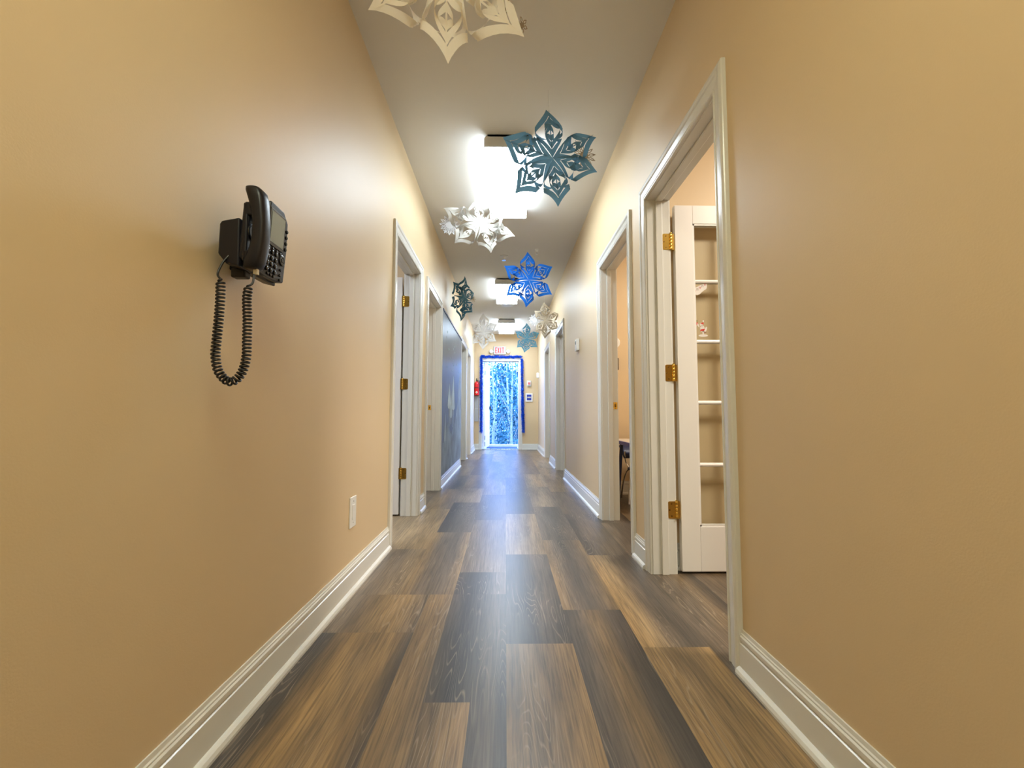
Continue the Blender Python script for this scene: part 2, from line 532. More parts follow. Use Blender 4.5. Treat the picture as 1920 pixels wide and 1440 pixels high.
def hinge(name, y, x, z, parent, sgn):
    """a butt hinge seen open: leaf on the jamb (facing -y), leaf on the door edge, knuckle"""
    h = MB()
    x_in = x - sgn * .046
    poly = []
    for (px, pz, cx, cz) in ((x_in, -.045, x_in + sgn * .012, -.033), (x_in, .045, x_in + sgn * .012, .033)):
        pass
    rr = .011
    pts = [(x - sgn * .004, -.045)]
    for k in range(5):
        a_ = pi / 2 * k / 4
        pts.append((x_in + sgn * (rr - rr * sin(a_)), -.045 + rr - rr * cos(a_)))
    for k in range(5):
        a_ = pi / 2 * k / 4
        pts.append((x_in + sgn * (rr - rr * cos(a_)), .045 - rr + rr * sin(a_)))
    pts.append((x - sgn * .004, .045))
    h.prism([(p[0], z + p[1]) for p in pts], 'y', y - .0025, y + .001)
    o = h.build(name, 'brass', parent)
    k = MB()
    for i in range(5):
        z0 = z - .046 + i * .0184
        k.lathe([(.0058, z0 + .0006), (.0064, z0 + .0015), (.0064, z0 + .0169), (.0058, z0 + .0178)], (x, y - .004, 0), n=12)
    k.lathe([(.0030, z + .046), (.0065, z + .0475), (.0065, z + .050), (.003, z + .052)], (x, y - .004, 0), n=12)
    k.build('knuckle', 'brass', o, smooth=True)
    d = MB()
    d.box(*sorted((x + sgn * .004, x + sgn * .0065)), y, y + .034, z - .045, z + .045) if False else None
    d.bm.free()
    for dz, dx in ((-.032, .020), (0, .031), (.032, .020)):
        MB().lathe([(.0042, -.0034), (.0042, -.0012)], (x - sgn * (dx + .006), y, z + dz), axis='y', n=10).build('screw', 'brass_dark', o)
    e = MB()
    e.prism([(y - .001, z - .045), (y + .024, z - .045), (y + .032, z - .037), (y + .032, z + .037), (y + .024, z + .045), (y - .001, z + .045)], 'x', x + sgn * .0170, x + sgn * .0190)
    e.prism([(x, z - .045), (x + sgn * .018, z - .045), (x + sgn * .018, z + .045), (x, z + .045)], 'y', y - .002, y)
    e.build('door_leaf_plate', 'brass', o)
    return o


STRIKE = {1: 3.575, 5: 4.945}
for i, (s, a, c) in enumerate(DOORS):
    sgn = 1 if s == 'R' else -1
    xf = XR if s == 'R' else XL
    xb = xf + sgn * WT
    root = empty('trim_%d' % (i + 1), (0, 0, 0), kind='structure')
    mb = MB()
    casing_mesh(mb, xf, -sgn, a, c, HD)
    mb.build('casing', 'trim', root)
    mb = MB()
    casing_mesh(mb, xb, sgn, a, c, HD, [(w_, t_ * .6) for w_, t_ in CP])
    mb.build('room_side_casing', 'trim', root)
    mb = MB()
    xa, xc = sorted((xf, xb))
    mb.box(xa, xc, a - G, a, 0, HD + G).box(xa, xc, c, c + G, 0, HD + G).box(xa, xc, a, c, HD, HD + G)
    mb.build('jamb', 'trim', root, bevel=.0015)
    mb = MB()
    st = sorted((xf + sgn * .046, xf + sgn * .082))
    mb.box(*st, a, a + .012, 0, HD).box(*st, c - .012, c, 0, HD).box(*st, a + .012, c - .012, HD - .012, HD)
    mb.build('door_stop', 'trim', root, bevel=.003)
    if i in STRIKE:
        xs = xf + sgn * .106
        z = .905
        k = MB()
        k.box(xs - .016, xs + .016, c - .002, c, z - .028, z + .028)
        k = k.build('strike_plate', 'brass', root, bevel=.0008)
        h = MB().box(xs - .006, xs + .006, c - .0026, c - .0019, z - .012, z + .012)
        for dz in (-.021, .021): h.lathe([(.003, -.003), (.003, -.0018)], (xs, c, z + dz), axis='y', n=8)
        h.build('latch_hole', 'brass_dark', k)


# --- the open french door (right, near)
def french_door(root, x0, x1, y0, y1, z0, z1):
    st, tr, brl = .100, .105, .232
    nc, nr, mw_ = 3, 5, .022
    gx0, gx1, gz0, gz1 = x0 + st, x1 - st, z0 + brl, z1 - tr
    mb = MB()
    mb.box(x0, gx0, y0, y1, z0, z1).box(gx1, x1, y0, y1, z0, z1)
    mb.box(gx0, gx1, y0, y1, z0, gz0).box(gx0, gx1, y0, y1, gz1, z1)
    mb.build('stiles_and_rails', 'door', root, bevel=.002)
    mb = MB()
    ch = (gz1 - gz0 - mw_ * (nr - 1)) / nr
    cwid = (gx1 - gx0 - mw_ * (nc - 1)) / nc
    ym = (y0 + y1) / 2
    mp = [(-.5, -.004), (-.5, .004), (-.3, .012), (0, .0145), (.3, .012), (.5, .004)]
    for k in range(1, nr):
        zc = gz0 + k * (ch + mw_) - mw_ / 2
        prof = [(ym - d, zc + w * mw_) for w, d in mp] + [(ym + d, zc + w * mw_) for w, d in mp[::-1]]
        mb.prism(prof, 'x', gx0, gx1)
    for k in range(1, nc):
        xc = gx0 + k * (cwid + mw_) - mw_ / 2
        prof = [(xc + w * mw_, ym - d) for w, d in mp] + [(xc + w * mw_, ym + d) for w, d in mp[::-1]]
        mb.prism(prof, 'z', gz0, gz1)
    # glazing beads round the lights
    for sy in (-1, 1):
        yb_ = ym + sy * .0115
        mb.box(gx0, gx1, yb_ - .004, yb_ + .004, gz0, gz0 + .009).box(gx0, gx1, yb_ - .004, yb_ + .004, gz1 - .009, gz1)
        mb.box(gx0, gx0 + .008, yb_ - .004, yb_ + .004, gz0, gz1).box(gx1 - .008, gx1, yb_ - .004, yb_ + .004, gz0, gz1)
    mb.build('muntins', 'door', root)
    for r in range(nr):
        for q in range(nc):
            xx, zz = gx0 + q * (cwid + mw_), gz0 + r * (ch + mw_)
            MB().box(xx - .004, xx + cwid + .004, ym - .0015, ym + .0015, zz - .004, zz + ch + .004).build('pane', 'glass', root)
    return ym


HX = XR + WT + .004
d1 = empty('door_1', (0, 0, 0), 'open white French door with glass panes and brass hinges, in the nearest right doorway', 'door', kind='structure')
french_door(d1, .934, .934 + .79, 2.392, 2.428, .012, 1.995)
for z in (1.785, 1.060, .333): hinge('hinge', 2.388, HX, z, d1, 1)
k = MB()
k.lathe([(.026, -.001), (.026, -.006), (.010, -.010), (.010, -.030), (.024, -.040), (.028, -.052), (.022, -.062), (.008, -.065)], (1.656, 2.392, .91), axis='y', n=20)
k.build('door_knob', 'brass', d1, smooth=True)

# --- the open slab door (left)
d2 = empty('door_2', (0, 0, 0), 'open white door leaf with three brass hinges, in the nearest left doorway', 'door', kind='structure')
MB().box(-.876 - .79, -.876, 3.739, 3.775, .012, 1.995).build('door_leaf', 'door', d2, bevel=.002)
for z in (1.785, 1.085, .345): hinge('hinge', 3.735, XL - WT - .004, z, d2, -1)

# --- end door: frame, threshold, open leaf
tr9 = empty('trim_9', (0, 0, 0), kind='structure')
mb = MB()
for xa, xb, za, zb in ((EX0 - .075, EX0, 0, EH + .085), (EX1, EX1 + .085, 0, EH + .085), (EX0, EX1, EH, EH + .085)):
    mb.box(xa, xb, YE - .018, YE, za, zb)
mb.build('casing', 'trim', tr9, bevel=.003)
mb = MB()
mb.box(EX0 - .02, EX0, YE, YE + .15, 0, EH + .02).box(EX1, EX1 + .02, YE, YE + .15, 0, EH + .02).box(EX0, EX1, YE, YE + .15, EH, EH + .02)
mb.box(EX0, EX0 + .014, YE + .05, YE + .09, 0, EH).box(EX1 - .014, EX1, YE + .05, YE + .09, 0, EH).box(EX0, EX1, YE + .05, YE + .09, EH - .014, EH)
mb.build('jamb', 'trim', tr9)
MB().box(EX0, EX1, YE - .01, YE + .16, 0, .014).build('threshold', 'chrome', tr9, bevel=.004)
d3 = empty('door_3', (EX0 + .016, YE + .135, .02), 'white exit door standing open outward at the end of the hall', 'door', kind='structure')
d3.rotation_euler = (0, 0, radians(84))
MB().box(0, .84, -.045, 0, 0, 2.055).build('door_leaf', 'door', d3, bevel=.002)
MB().box(.745, .815, -.085, -.045, .93, 1.01).build('latch_box', 'black', d3, bevel=.004)
MB().box(.80, .835, -.11, -.06, .905, .935).build('lever', 'black', d3, bevel=.004)
for z in (.10, .25, 1.8):
    k = MB(); k.lathe([(.012, z - .05), (.012, z + .05)], (-.006, -.05, 0), n=10); k.box(-.004, .03, -.048, -.045, z - .05, z + .05)
    k.build('hinge', 'panel_grey', d3)

# ------------------------------------------------------------------ ceiling lights
def ceiling_light(y0, y1, x0=-.150, x1=.192, lens='lens'):
    zt, zb = CZ, CZ - .088
    o = empty('ceiling_light', ((x0 + x1) / 2, y0, CZ))
    cx = (x1 - x0) / 2
    ln = y1 - y0
    mb = MB()
    mb.box(-cx + .02, cx - .02, 0, ln, -.018, 0).box(-cx + .010, cx - .010, .014, ln - .014, -.062, -.018)
    for ya, yb in ((0, .014), (ln - .014, ln)):
        mb.prism([(-cx, -.030), (-cx + .012, -.012), (-cx + .03, 0), (cx - .03, 0), (cx - .012, -.012), (cx, -.030), (cx, -.086), (-cx, -.086)], 'y', ya, yb)
    mb.build('housing', 'metal_grey', o, bevel=.002)
    mb = MB()
    mb.prism([(-cx + .006, -.062), (cx - .006, -.062), (cx - .006, -.080), (cx - .014, -.088), (-cx + .014, -.088), (-cx + .006, -.080)], 'y', .014, ln - .014)
    mb.build('lens', lens, o)
    return o


tag(ceiling_light(2.925, 4.05), 'long white ceiling light above the near white paper star', 'ceiling light', 'ceiling lights along the hall')
tag(ceiling_light(6.16, 7.31), 'white ceiling light behind the bright blue paper star', 'ceiling light', 'ceiling lights along the hall')
tag(ceiling_light(8.84, 10.05, lens='lens_cool'), 'farthest white ceiling light, just before the exit sign wall', 'ceiling light', 'ceiling lights along the hall')
tag(ceiling_light(-.95, .20, lens='lens_warm'), 'white ceiling light above the camera, before the nearest paper star', 'ceiling light', 'ceiling lights along the hall')

# smoke detector, sprinklers
o = empty('smoke_detector', (.026, 7.55, CZ), 'round white smoke detector on the ceiling between the two far lights', 'smoke detector')
MB().lathe([(.135, 0), (.135, -.018), (.128, -.030), (.115, -.034)], n=28).build('base', 'plastic_white', o, smooth=True)
MB().lathe([(.112, -.034), (.105, -.052), (.06, -.062), (.001, -.063)], n=28).build('cover', 'plastic_white', o, smooth=True)


def sprinkler(x, y, label, r=1.0):
    o = empty('fire_sprinkler', (x, y, CZ), label, 'sprinkler', 'ceiling sprinklers')
    MB().lathe([(.045 * r, 0), (.045 * r, -.006), (.030 * r, -.012), (.014, -.014), (.012, -.03)], n=20).build('escutcheon', 'plastic_white', o, smooth=True)
    MB().lathe([(.004, -.03), (.004, -.05), (.022 * r, -.052), (.022 * r, -.055), (.002, -.056)], n=16).build('deflector', 'chrome', o)


sprinkler(-.021, 5.28, 'small white ceiling sprinkler in front of the bright blue paper star', 1.1)
sprinkler(.36, 5.05, 'tiny sprinkler on the ceiling just above the bright blue star', .5)

# ------------------------------------------------------------------ paper stars
def petal_mesh(d, seed, twist=0.0):
    """one rolled-paper petal: nested cut strips rolled alternately forward and back. local: +y outward, +z front"""
    rg = random.Random(seed)
    mb = MB(); bm = mb.bm
    for k, (ro, ri) in enumerate(((1.0, .69), (.65, .41), (.36, .13))):
        ro *= d; ri *= d
        sg = -1 if k % 2 == 0 else 1
        P_ = 2 * ro * 1.30
        a = ro * (.56 + .015 * rg.uniform(-1, 1)) if k == 0 else ro * (.47 + .03 * rg.uniform(-1, 1))
        # find b so that the ellipse's perimeter is P_
        lo, hi = .01 * ro, ro
        for _ in range(40):
            bb = (lo + hi) / 2
            per = pi * (3 * (a + bb) - math.sqrt((3 * a + bb) * (a + 3 * bb)))
            if per < P_: lo = bb
            else: hi = bb
        S = 160
        tab = [0]
        for i in range(1, S + 1):
            f = pi * (i - .5) / S
            tab.append(tab[-1] + math.hypot(a * cos(f), bb * sin(f)) * pi / S)
        tot = tab[-1]

        def phi(u):
            x_ = min(u / ro, 1) * tot
            lo_, hi_ = 0, S
            while hi_ - lo_ > 1:
                m_ = (lo_ + hi_) // 2
                if tab[m_] <= x_: lo_ = m_
                else: hi_ = m_
            return pi * (lo_ + (x_ - tab[lo_]) / max(tab[hi_] - tab[lo_], 1e-9)) / S
        nt_, ns = 12, 3
        for su in (-1, 1):
            for sv in (-1, 1):
                g = []
                for i in range(nt_ + 1):
                    row = []
                    t = i / nt_
                    for j in range(ns + 1):
                        r = ri + (ro - ri) * j / ns
                        f = phi(t ** 1.1 * r)
                        v = r * (1 - t) ** 1.75
                        x_, z_ = a * sin(f), sg * bb * (1 - cos(f))
                        y_ = d + sv * v
                        lim = .58 * max(y_, 0)
                        if x_ > 1e-6: x_ = x_ / (1 + (x_ / max(lim, 1e-4)) ** 8) ** .125
                        q = max(0, y_ / (2 * d) - .72)
                        z_ += -q * q * d * 1.6
                        x2 = su * x_ + twist * q * d * 1.3
                        row.append(bm.verts.new((x2, y_, z_)))
                    g.append(row)
                for i in range(nt_):
                    for j in range(ns):
                        bm.faces.new((g[i][j], g[i + 1][j], g[i + 1][j + 1], g[i][j + 1]))
    sw = .022 * d
    sp_ = [[bm.verts.new((sx * sw * (1 - abs(q_ - 1) ** 3), q_ * d, .002 * d)) for sx in (-1, 1)] for q_ in [i * .1 for i in range(20)]]
    for a_, c_ in zip(sp_, sp_[1:]): bm.faces.new((a_[0], a_[1], c_[1], c_[0]))
    bmesh.ops.remove_doubles(bm, verts=bm.verts[:], dist=1e-5)
    me = bpy.data.meshes.new('petal')
    bmesh.ops.recalc_face_normals(bm, faces=bm.faces[:])
    bm.to_mesh(me); bm.free()
    for p in me.polygons: p.use_smooth = True
    me.set_sharp_from_angle(angle=radians(50))
    return me


def paper_star(label, mname, loc, tips, yaw=0, pitch=0, seed=1, thread=True):
    """tips: six (angle degrees seen from the hall's near end, length)"""
    o = empty('paper_star', loc, label, 'paper star', 'paper stars hanging along the hall')
    # local frame: x = right, y = toward viewer is -y; petals lie in the xz plane
    R0 = Matrix.Rotation(radians(yaw), 4, 'Z') @ Matrix.Rotation(radians(pitch), 4, 'X')
    top = None
    for i, (ang, ln) in enumerate(tips):
        me = petal_mesh(ln / 2, seed * 11 + i, (.25 if i % 2 else -.2))
        me.materials.append(M[mname])
        p = bpy.data.objects.new('petal', me)
        COL.objects.link(p)
        p.parent = o
        A = radians(ang)
        # petal local y -> (cos A, 0, sin A); local z(front) -> (0,-1,0)
        yv = Vector((cos(A), 0, sin(A))); zv = Vector((0, -1, 0)); xv = yv.cross(zv)
        Mx = Matrix(((xv.x, yv.x, zv.x, 0), (xv.y, yv.y, zv.y, 0), (xv.z, yv.z, zv.z, 0), (0, 0, 0, 1)))
        roll = random.Random(seed * 31 + i).uniform(-16, 16)
        p.matrix_local = R0 @ Mx @ Matrix.Rotation(radians(roll), 4, 'Y')
        tip = R0 @ (yv * ln)
        if top is None or tip.z > top.z: top = tip
    if thread:
        MB().tube([(top.x, top.y, top.z - .03), (top.x, top.y, CZ - loc[2])], .0007, 5).build('hanging_thread', 'thread', o)
    return o


def T(pairs, s): return [(a, r * s) for a, r in pairs]


paper_star('cream paper star hanging nearest the camera, cut by the top of the picture', 'paper_cream', (-.205, 1.44, 2.345),
           T([(-90, 165), (-150, 160), (-38, 178), (30, 160), (90, 160), (150, 160)], .00186), yaw=3, seed=1)
paper_star('slate blue paper star beside the nearest ceiling light', 'paper_slate', (.2705, 2.50, 2.3245),
           T([(94, 99), (29, 92), (-20, 88), (-81, 93), (-139, 96), (157, 105)], .0031), yaw=-4, seed=2)
paper_star('white paper star hanging under the nearest ceiling light', 'paper_white_dimmed', (-.2, 3.45, 2.335),
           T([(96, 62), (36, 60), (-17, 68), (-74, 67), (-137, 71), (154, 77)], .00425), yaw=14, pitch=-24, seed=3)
paper_star('bright royal blue paper star in front of the second ceiling light', 'paper_blue', (.2401, 4.6, 2.2407),
           T([(89, 55), (33, 54), (-32, 52), (-92, 52), (-146, 52), (152, 53)], .0056), yaw=4, seed=4)
paper_star('dark teal paper star turned edge-on, near the chalkboard', 'paper_teal', (-.545, 5.7, 2.3247),
           T([(88, 43), (30, 42), (-28, 42), (-86, 43), (-150, 42), (150, 42)], .0069), yaw=62, pitch=6, seed=5)
paper_star('white paper star on the left of the exit sign', 'paper_white', (-.4182, 8.3, 2.3754),
           T([(88, 35), (28, 30), (-40, 31), (-92, 34), (-138, 32), (148, 28)], .0100), yaw=-14, pitch=8, seed=6)
paper_star('light teal paper star above the right side of the exit door', 'paper_sky', (.4174, 8.6, 2.3094),
           T([(88, 29), (26, 26), (-42, 26), (-98, 28), (-138, 26), (152, 25)], .01035), yaw=6, seed=7)
paper_star('beige paper star hanging by the right wall, near the thermostat', 'paper_beige', (.60, 6.6, 2.24),
           T([(92, 34), (20, 30), (-38, 31), (-94, 35), (-140, 30), (140, 30)], .0080), yaw=-28, pitch=6, seed=8)


# small cut snowflakes
def snowflake(label, loc, r, mname, n=12, yaw=0, layers=2, twist=0, pitch=0):
    o = empty('small_snowflake', loc, label, 'snowflake', 'small snowflake ornaments')
    R0 = Matrix.Rotation(radians(yaw), 4, 'Z') @ Matrix.Rotation(radians(pitch), 4, 'X')
    for ly in range(layers):
        mb = MB(); bm = mb.bm
        y_off = (ly - (layers - 1) / 2) * r * .16
        rl_ = r * (1 - .18 * ly)
        for k in range(n):
            A = 2 * pi * (k + .5 * ly) / n + twist
            w = pi / n * .86

            def P2(rad, da, yy): return R0 @ Vector((rad * cos(A + da), yy, rad * sin(A + da)))
            for y_ in (0,):
                out = [(.30, 0), (.55, -w), (.78, -w * .55), (1.0, 0), (.78, w * .55), (.55, w)]
                inn = [(.42, 0), (.56, -w * .55), (.72, -w * .28), (.82, 0), (.72, w * .28), (.56, w * .55)]
                th = r * .012
                ring = [[P2(rl_ * a, d_, y_off - th) for a, d_ in out], [P2(rl_ * a, d_, y_off + th) for a, d_ in out],
                        [P2(rl_ * a, d_, y_off + th) for a, d_ in inn], [P2(rl_ * a, d_, y_off - th) for a, d_ in inn]]
                mb.loft(ring, loop=True)
        cen = []
        for th in (-r * .012, r * .012):
            cen.append([R0 @ Vector((rl_ * .36 * cos(2 * pi * k / 24), y_off + th, rl_ * .36 * sin(2 * pi * k / 24))) for k in range(24)])
        mb.loft(cen)
        mb.build('paper_layer', mname, o)
    top = r * .95
    MB().tube([(0, 0, top * .9), (0, 0, CZ - loc[2])], .0005, 5).build('hanging_thread', 'thread', o)
    return o


snowflake('small spiky white snowflake left of the white star under the nearest light', (-.535, 4.1, 2.60), .098, 'glitter', 12, yaw=20, layers=3)
snowflake('small pale snowflake behind the slate blue star', (.545, 3.0, 2.64), .088, 'paper_beige', 12, yaw=10, layers=1, twist=.2)
snowflake('small white snowflake behind the beige paper star', (.46, 6.95, 2.31), .10, 'glitter', 12, yaw=-10, layers=2)
snowflake('tiny silver snowflake beside the cream star at the top edge', (.072, 1.98, 2.66), .034, 'silver', 6, yaw=35, layers=1, pitch=30)
snowflake('faint tiny silver snowflake touching the top edge of the picture', (-.005, 1.92, 2.69), .036, 'silver', 6, yaw=-15, layers=1, pitch=30)
snowflake('tiny pale snowflake just right of the dark teal star', (-.44, 5.95, 2.39), .05, 'paper_beige', 8, yaw=50, layers=1)

# ------------------------------------------------------------------ wall phone
ph = empty('wall_phone', (XL, 1.16, 1.19), 'black corded desk phone mounted on the left wall', 'phone')
PX, PY, PZ = XL, 1.16, 1.19       # children are written in world coordinates then shifted


def shift(mb, o=ph.location):
    for v in mb.bm.verts: v.co -= o
    return mb


mb = MB()
mb.box(XL, XL + .058, 1.165, 1.22, 1.215, 1.30)
shift(mb).build('wall_bracket', 'black', ph, bevel=.004)
shift(MB().box(XL + .045, XL + .082, 1.10, 1.125, 1.176, 1.20)).build('bracket_foot', 'black', ph, bevel=.004)
# main body: slab with side skirt
mb = MB()
prof = [(.036, 1.222), (.037, 1.296), (.042, 1.304), (.085, 1.312), (.088, 1.190), (.056, 1.198)]
mb.prism([(XL + d, z) for d, z in prof], 'y', 1.062, 1.235)
shift(mb).build('body', 'black', ph, bevel=.004)


def tilt(z): return (z - 1.20) * .055


pan = [(1.064, 1.212), (1.09, 1.199), (1.15, 1.193), (1.22, 1.197), (1.252, 1.205), (1.256, 1.30), (1.250, 1.375), (1.225, 1.398), (1.155, 1.400), (1.145, 1.356), (1.066, 1.350)]
mb = MB()
mb.loft([[(XL + .082 + tilt(z), y, z) for y, z in pan], [(XL + .100 + tilt(z), y, z) for y, z in pan]])
face = shift(mb).build('console_face', 'black', ph, bevel=.004)


def fx(z, d): return XL + .100 + tilt(z) + d


def on_face(name, y0, y1, z0, z1, d0, d1, m, parent, bevel=.0015):
    mb = MB()
    v = [[(fx(z, d), y, z) for (y, z) in ((y0, z0), (y1, z0), (y1, z1), (y0, z1))] for d in (d0, d1)]
    mb.loft(v)
    return shift(mb).build(name, m, parent, bevel=bevel)


# handset cradle with cups
mb = MB()
mb.box(XL + .095, XL + .116, 1.062, 1.110, 1.318, 1.352).box(XL + .095, XL + .112, 1.062, 1.110, 1.205, 1.232)
mb.box(XL + .092, XL + .104, 1.062, 1.112, 1.205, 1.350)
shift(mb).build('cradle', 'black', ph, bevel=.004)
mb = MB()
mb.lathe([(.021, XL + .098), (.021, XL + .107), (.017, XL + .1075), (.012, XL + .1015), (.001, XL + .1010)], (0, 1.086, 1.282), axis='x', n=24)
shift(mb).build('speaker_grille', 'black_gloss', ph, smooth=True)
bez = on_face('screen_bezel', 1.150, 1.232, 1.283, 1.382, -.002, .0035, 'black_gloss', ph, .002)
on_face('screen', 1.158, 1.225, 1.292, 1.374, .003, .0045, 'lcd', bez, 0)
def key(name, y, z, r, h):
    shift(MB().lathe([(r, -.001), (r, h * .7), (r * .72, h * .96), (r * .15, h)], (fx(z, 0), y, z), axis='x', n=12)).build(name, 'black_gloss', face, smooth=True)


for i in range(4):
    for j in range(3): key('key', 1.158 + j * .020, 1.268 - i * .0165, .0062, .005)
for yk in (1.160, 1.180, 1.200, 1.219): key('soft_key', yk, 1.277, .0045, .0036)
for zk in (1.298, 1.315, 1.332, 1.349): key('line_key', 1.242, zk, .005, .005)
for yk, zk in ((1.228, 1.235), (1.228, 1.22), (1.165, 1.207), (1.18, 1.207), (1.195, 1.207), (1.228, 1.207)):
    key('function_key', yk, zk, .0042, .0036)
mb = MB()
mb.lathe([(.0150, -.001), (.0150, .0028), (.0125, .004), (.0085, .0035), (.0075, .002)], (fx(1.263, 0), 1.2315, 1.263), axis='x', n=24)
mb.lathe([(.0055, 0), (.0055, .004), (.001, .0045)], (fx(1.263, 0), 1.2315, 1.263), axis='x', n=16)
shift(mb).build('navigation_ring', 'black_gloss', ph, smooth=True)
# handset: lofted bow
mb = MB()
HS = [(1.186, .124, .010, .018), (1.190, .127, .016, .021), (1.205, .131, .0185, .0225), (1.230, .1385, .016, .0215), (1.262, .1435, .0145, .0205), (1.300, .1440, .0145, .0205),
      (1.335, .1400, .0155, .0215), (1.362, .1345, .018, .0225), (1.380, .1290, .0185, .0225), (1.388, .1250, .015, .0205), (1.391, .1230, .009, .016)]
rings = []
for z, d, hd, hy in HS:
    ring = []
    for k in range(20):
        a_ = 2 * pi * k / 20
        cx_, cy_ = cos(a_), sin(a_)
        e = .62
        ring.append((XL + d - .013 + hd * 1.12 * math.copysign(abs(cx_) ** e, cx_), 1.076 + hy * 1.02 * math.copysign(abs(cy_) ** e, cy_), z))
    rings.append(ring)
mb.loft(rings)
hsn = shift(mb).build('handset', 'black', ph, smooth=True, angle=60)
for zc in (1.215, 1.365):
    mb = MB().lathe([(.0175, XL + .115), (.0165, XL + .106), (.012, XL + .104), (.001, XL + .104)], (0, 1.076, zc), axis='x', n=20)
    shift(mb).build('ear_cup', 'black', hsn, smooth=True)
mb = MB()
mb.box(XL + .1165, XL + .1265, 1.072, 1.083, 1.175, 1.190)
shift(mb).build('clear_plug', 'clear_plug', hsn, bevel=.001)

# curly cord
CORD = [(-.6673, 1.065, 1.2191), (-.6754, 1.055, 1.1972), (-.6800, 1.045, 1.1667), (-.6657, 1.035, 1.1497), (-.6653, 1.0357, 1.1043), (-.6671, 1.0364, 1.0541),
        (-.6702, 1.0371, 1.0041), (-.6717, 1.0379, .9731), (-.6657, 1.0386, .9397), (-.6518, 1.0393, .9187), (-.636, 1.04, .9102), (-.6212, 1.0433, .9192),
        (-.6117, 1.0467, .9394), (-.6075, 1.05, .9712), (-.6097, 1.0533, 1.0071), (-.6125, 1.0567, 1.0587), (-.6178, 1.06, 1.1109), (-.6169, 1.065, 1.1435),
        (-.6112, 1.07, 1.1529), (-.6126, 1.076, 1.180)]


def spline(pts, n):
    pts = [Vector(p) for p in pts]
    out = []
    for i in range(len(pts) - 1):
        p0, p1, p2, p3 = pts[max(i - 1, 0)], pts[i], pts[i + 1], pts[min(i + 2, len(pts) - 1)]
        for k in range(n):
            t = k / n
            out.append(.5 * ((2 * p1) + (p2 - p0) * t + (2 * p0 - 5 * p1 + 4 * p2 - p3) * t * t + (3 * p1 - p0 - 3 * p2 + p3) * t ** 3))
    out.append(pts[-1])
    return out


def coil(path, R_, pitch_, seg=14):
    fine = spline(path, 40)
    L_acc = [0]
    for a_, c_ in zip(fine, fine[1:]): L_acc.append(L_acc[-1] + (c_ - a_).length)
    tot = L_acc[-1]
    turns = tot / pitch_
    n = int(turns * seg)
    out = []; j = 0; u = None
    for i in range(n + 1):
        s = tot * i / n
        while j < len(L_acc) - 2 and L_acc[j + 1] < s: j += 1
        f = (s - L_acc[j]) / max(L_acc[j + 1] - L_acc[j], 1e-9)
        p = fine[j].lerp(fine[j + 1], min(1, max(0, f)))
        t = (fine[j + 1] - fine[j]).normalized()
        if u is None: u = t.cross(Vector((0, 1, 0))).normalized()
        u = (u - t * u.dot(t)).normalized(); v = t.cross(u)
        A = 2 * pi * turns * i / n
        grow = min(1, i / seg, (n - i) / seg)
        out.append(p + (u * cos(A) + v * sin(A)) * R_ * (.25 + .75 * grow))
    return out


path = [Vector(p) for p in spline(CORD[:4], 8)[:-1]] + coil(CORD[3:18], .0082, .0086) + [Vector(p) for p in spline(CORD[17:], 8)[1:]]
mb = MB(); mb.tube(path, .0026, 7)
shift(mb).build('curly_cord', 'black_rubber', ph, smooth=True, angle=80)

# ------------------------------------------------------------------ wall plates
o = empty('outlet_plate', (XL, 2.18, .37), 'white plastic wall plate low on the left wall under the phone', 'outlet')
MB().box(0, .006, -.043, .043, -.072, .072).build('plate', 'plastic_white', o, bevel=.003)
MB().box(.005, .0085, -.017, .017, -.034, .034).build('insert', 'plastic_white', o, bevel=.001)
for z in (-.05, .05): MB().lathe([(.0032, .005), (.0032, .0066), (.001, .007)], (0, 0, z), axis='x', n=10).build('screw', 'chrome', o)

o = empty('thermostat', (XR, 4.70, 1.57), 'small white box thermostat on the right wall past the second doorway', 'thermostat')
MB().box(-.032, 0, -.055, .055, -.062, .062).build('body', 'plastic_white', o, bevel=.006)
MB().box(-.034, -.031, -.03, .03, .005, .04).build('display', 'lcd', o)
MB().box(-.034, -.031, -.04, .04, -.05, -.042).build('vent', 'metal_grey', o)

o = empty('wall_sounder', (XR, 10.3, 1.72), 'small white box on the right wall beside the exit door corner', 'wall box')
MB().box(-.055, 0, -.05, .05, -.05, .07).build('body', 'plastic_white', o, bevel=.006)
MB().box(-.057, -.054, -.03, .03, -.02, .04).build('grille', 'metal_grey', o)

# ------------------------------------------------------------------ chalkboard with a painted winter scene
cb = empty('chalkboard', (XL, 6.12, .15), 'dark slate chalkboard with chalk trees on the left wall', 'chalkboard')
bo = cb.location


def sh(mb): return shift(mb, bo)


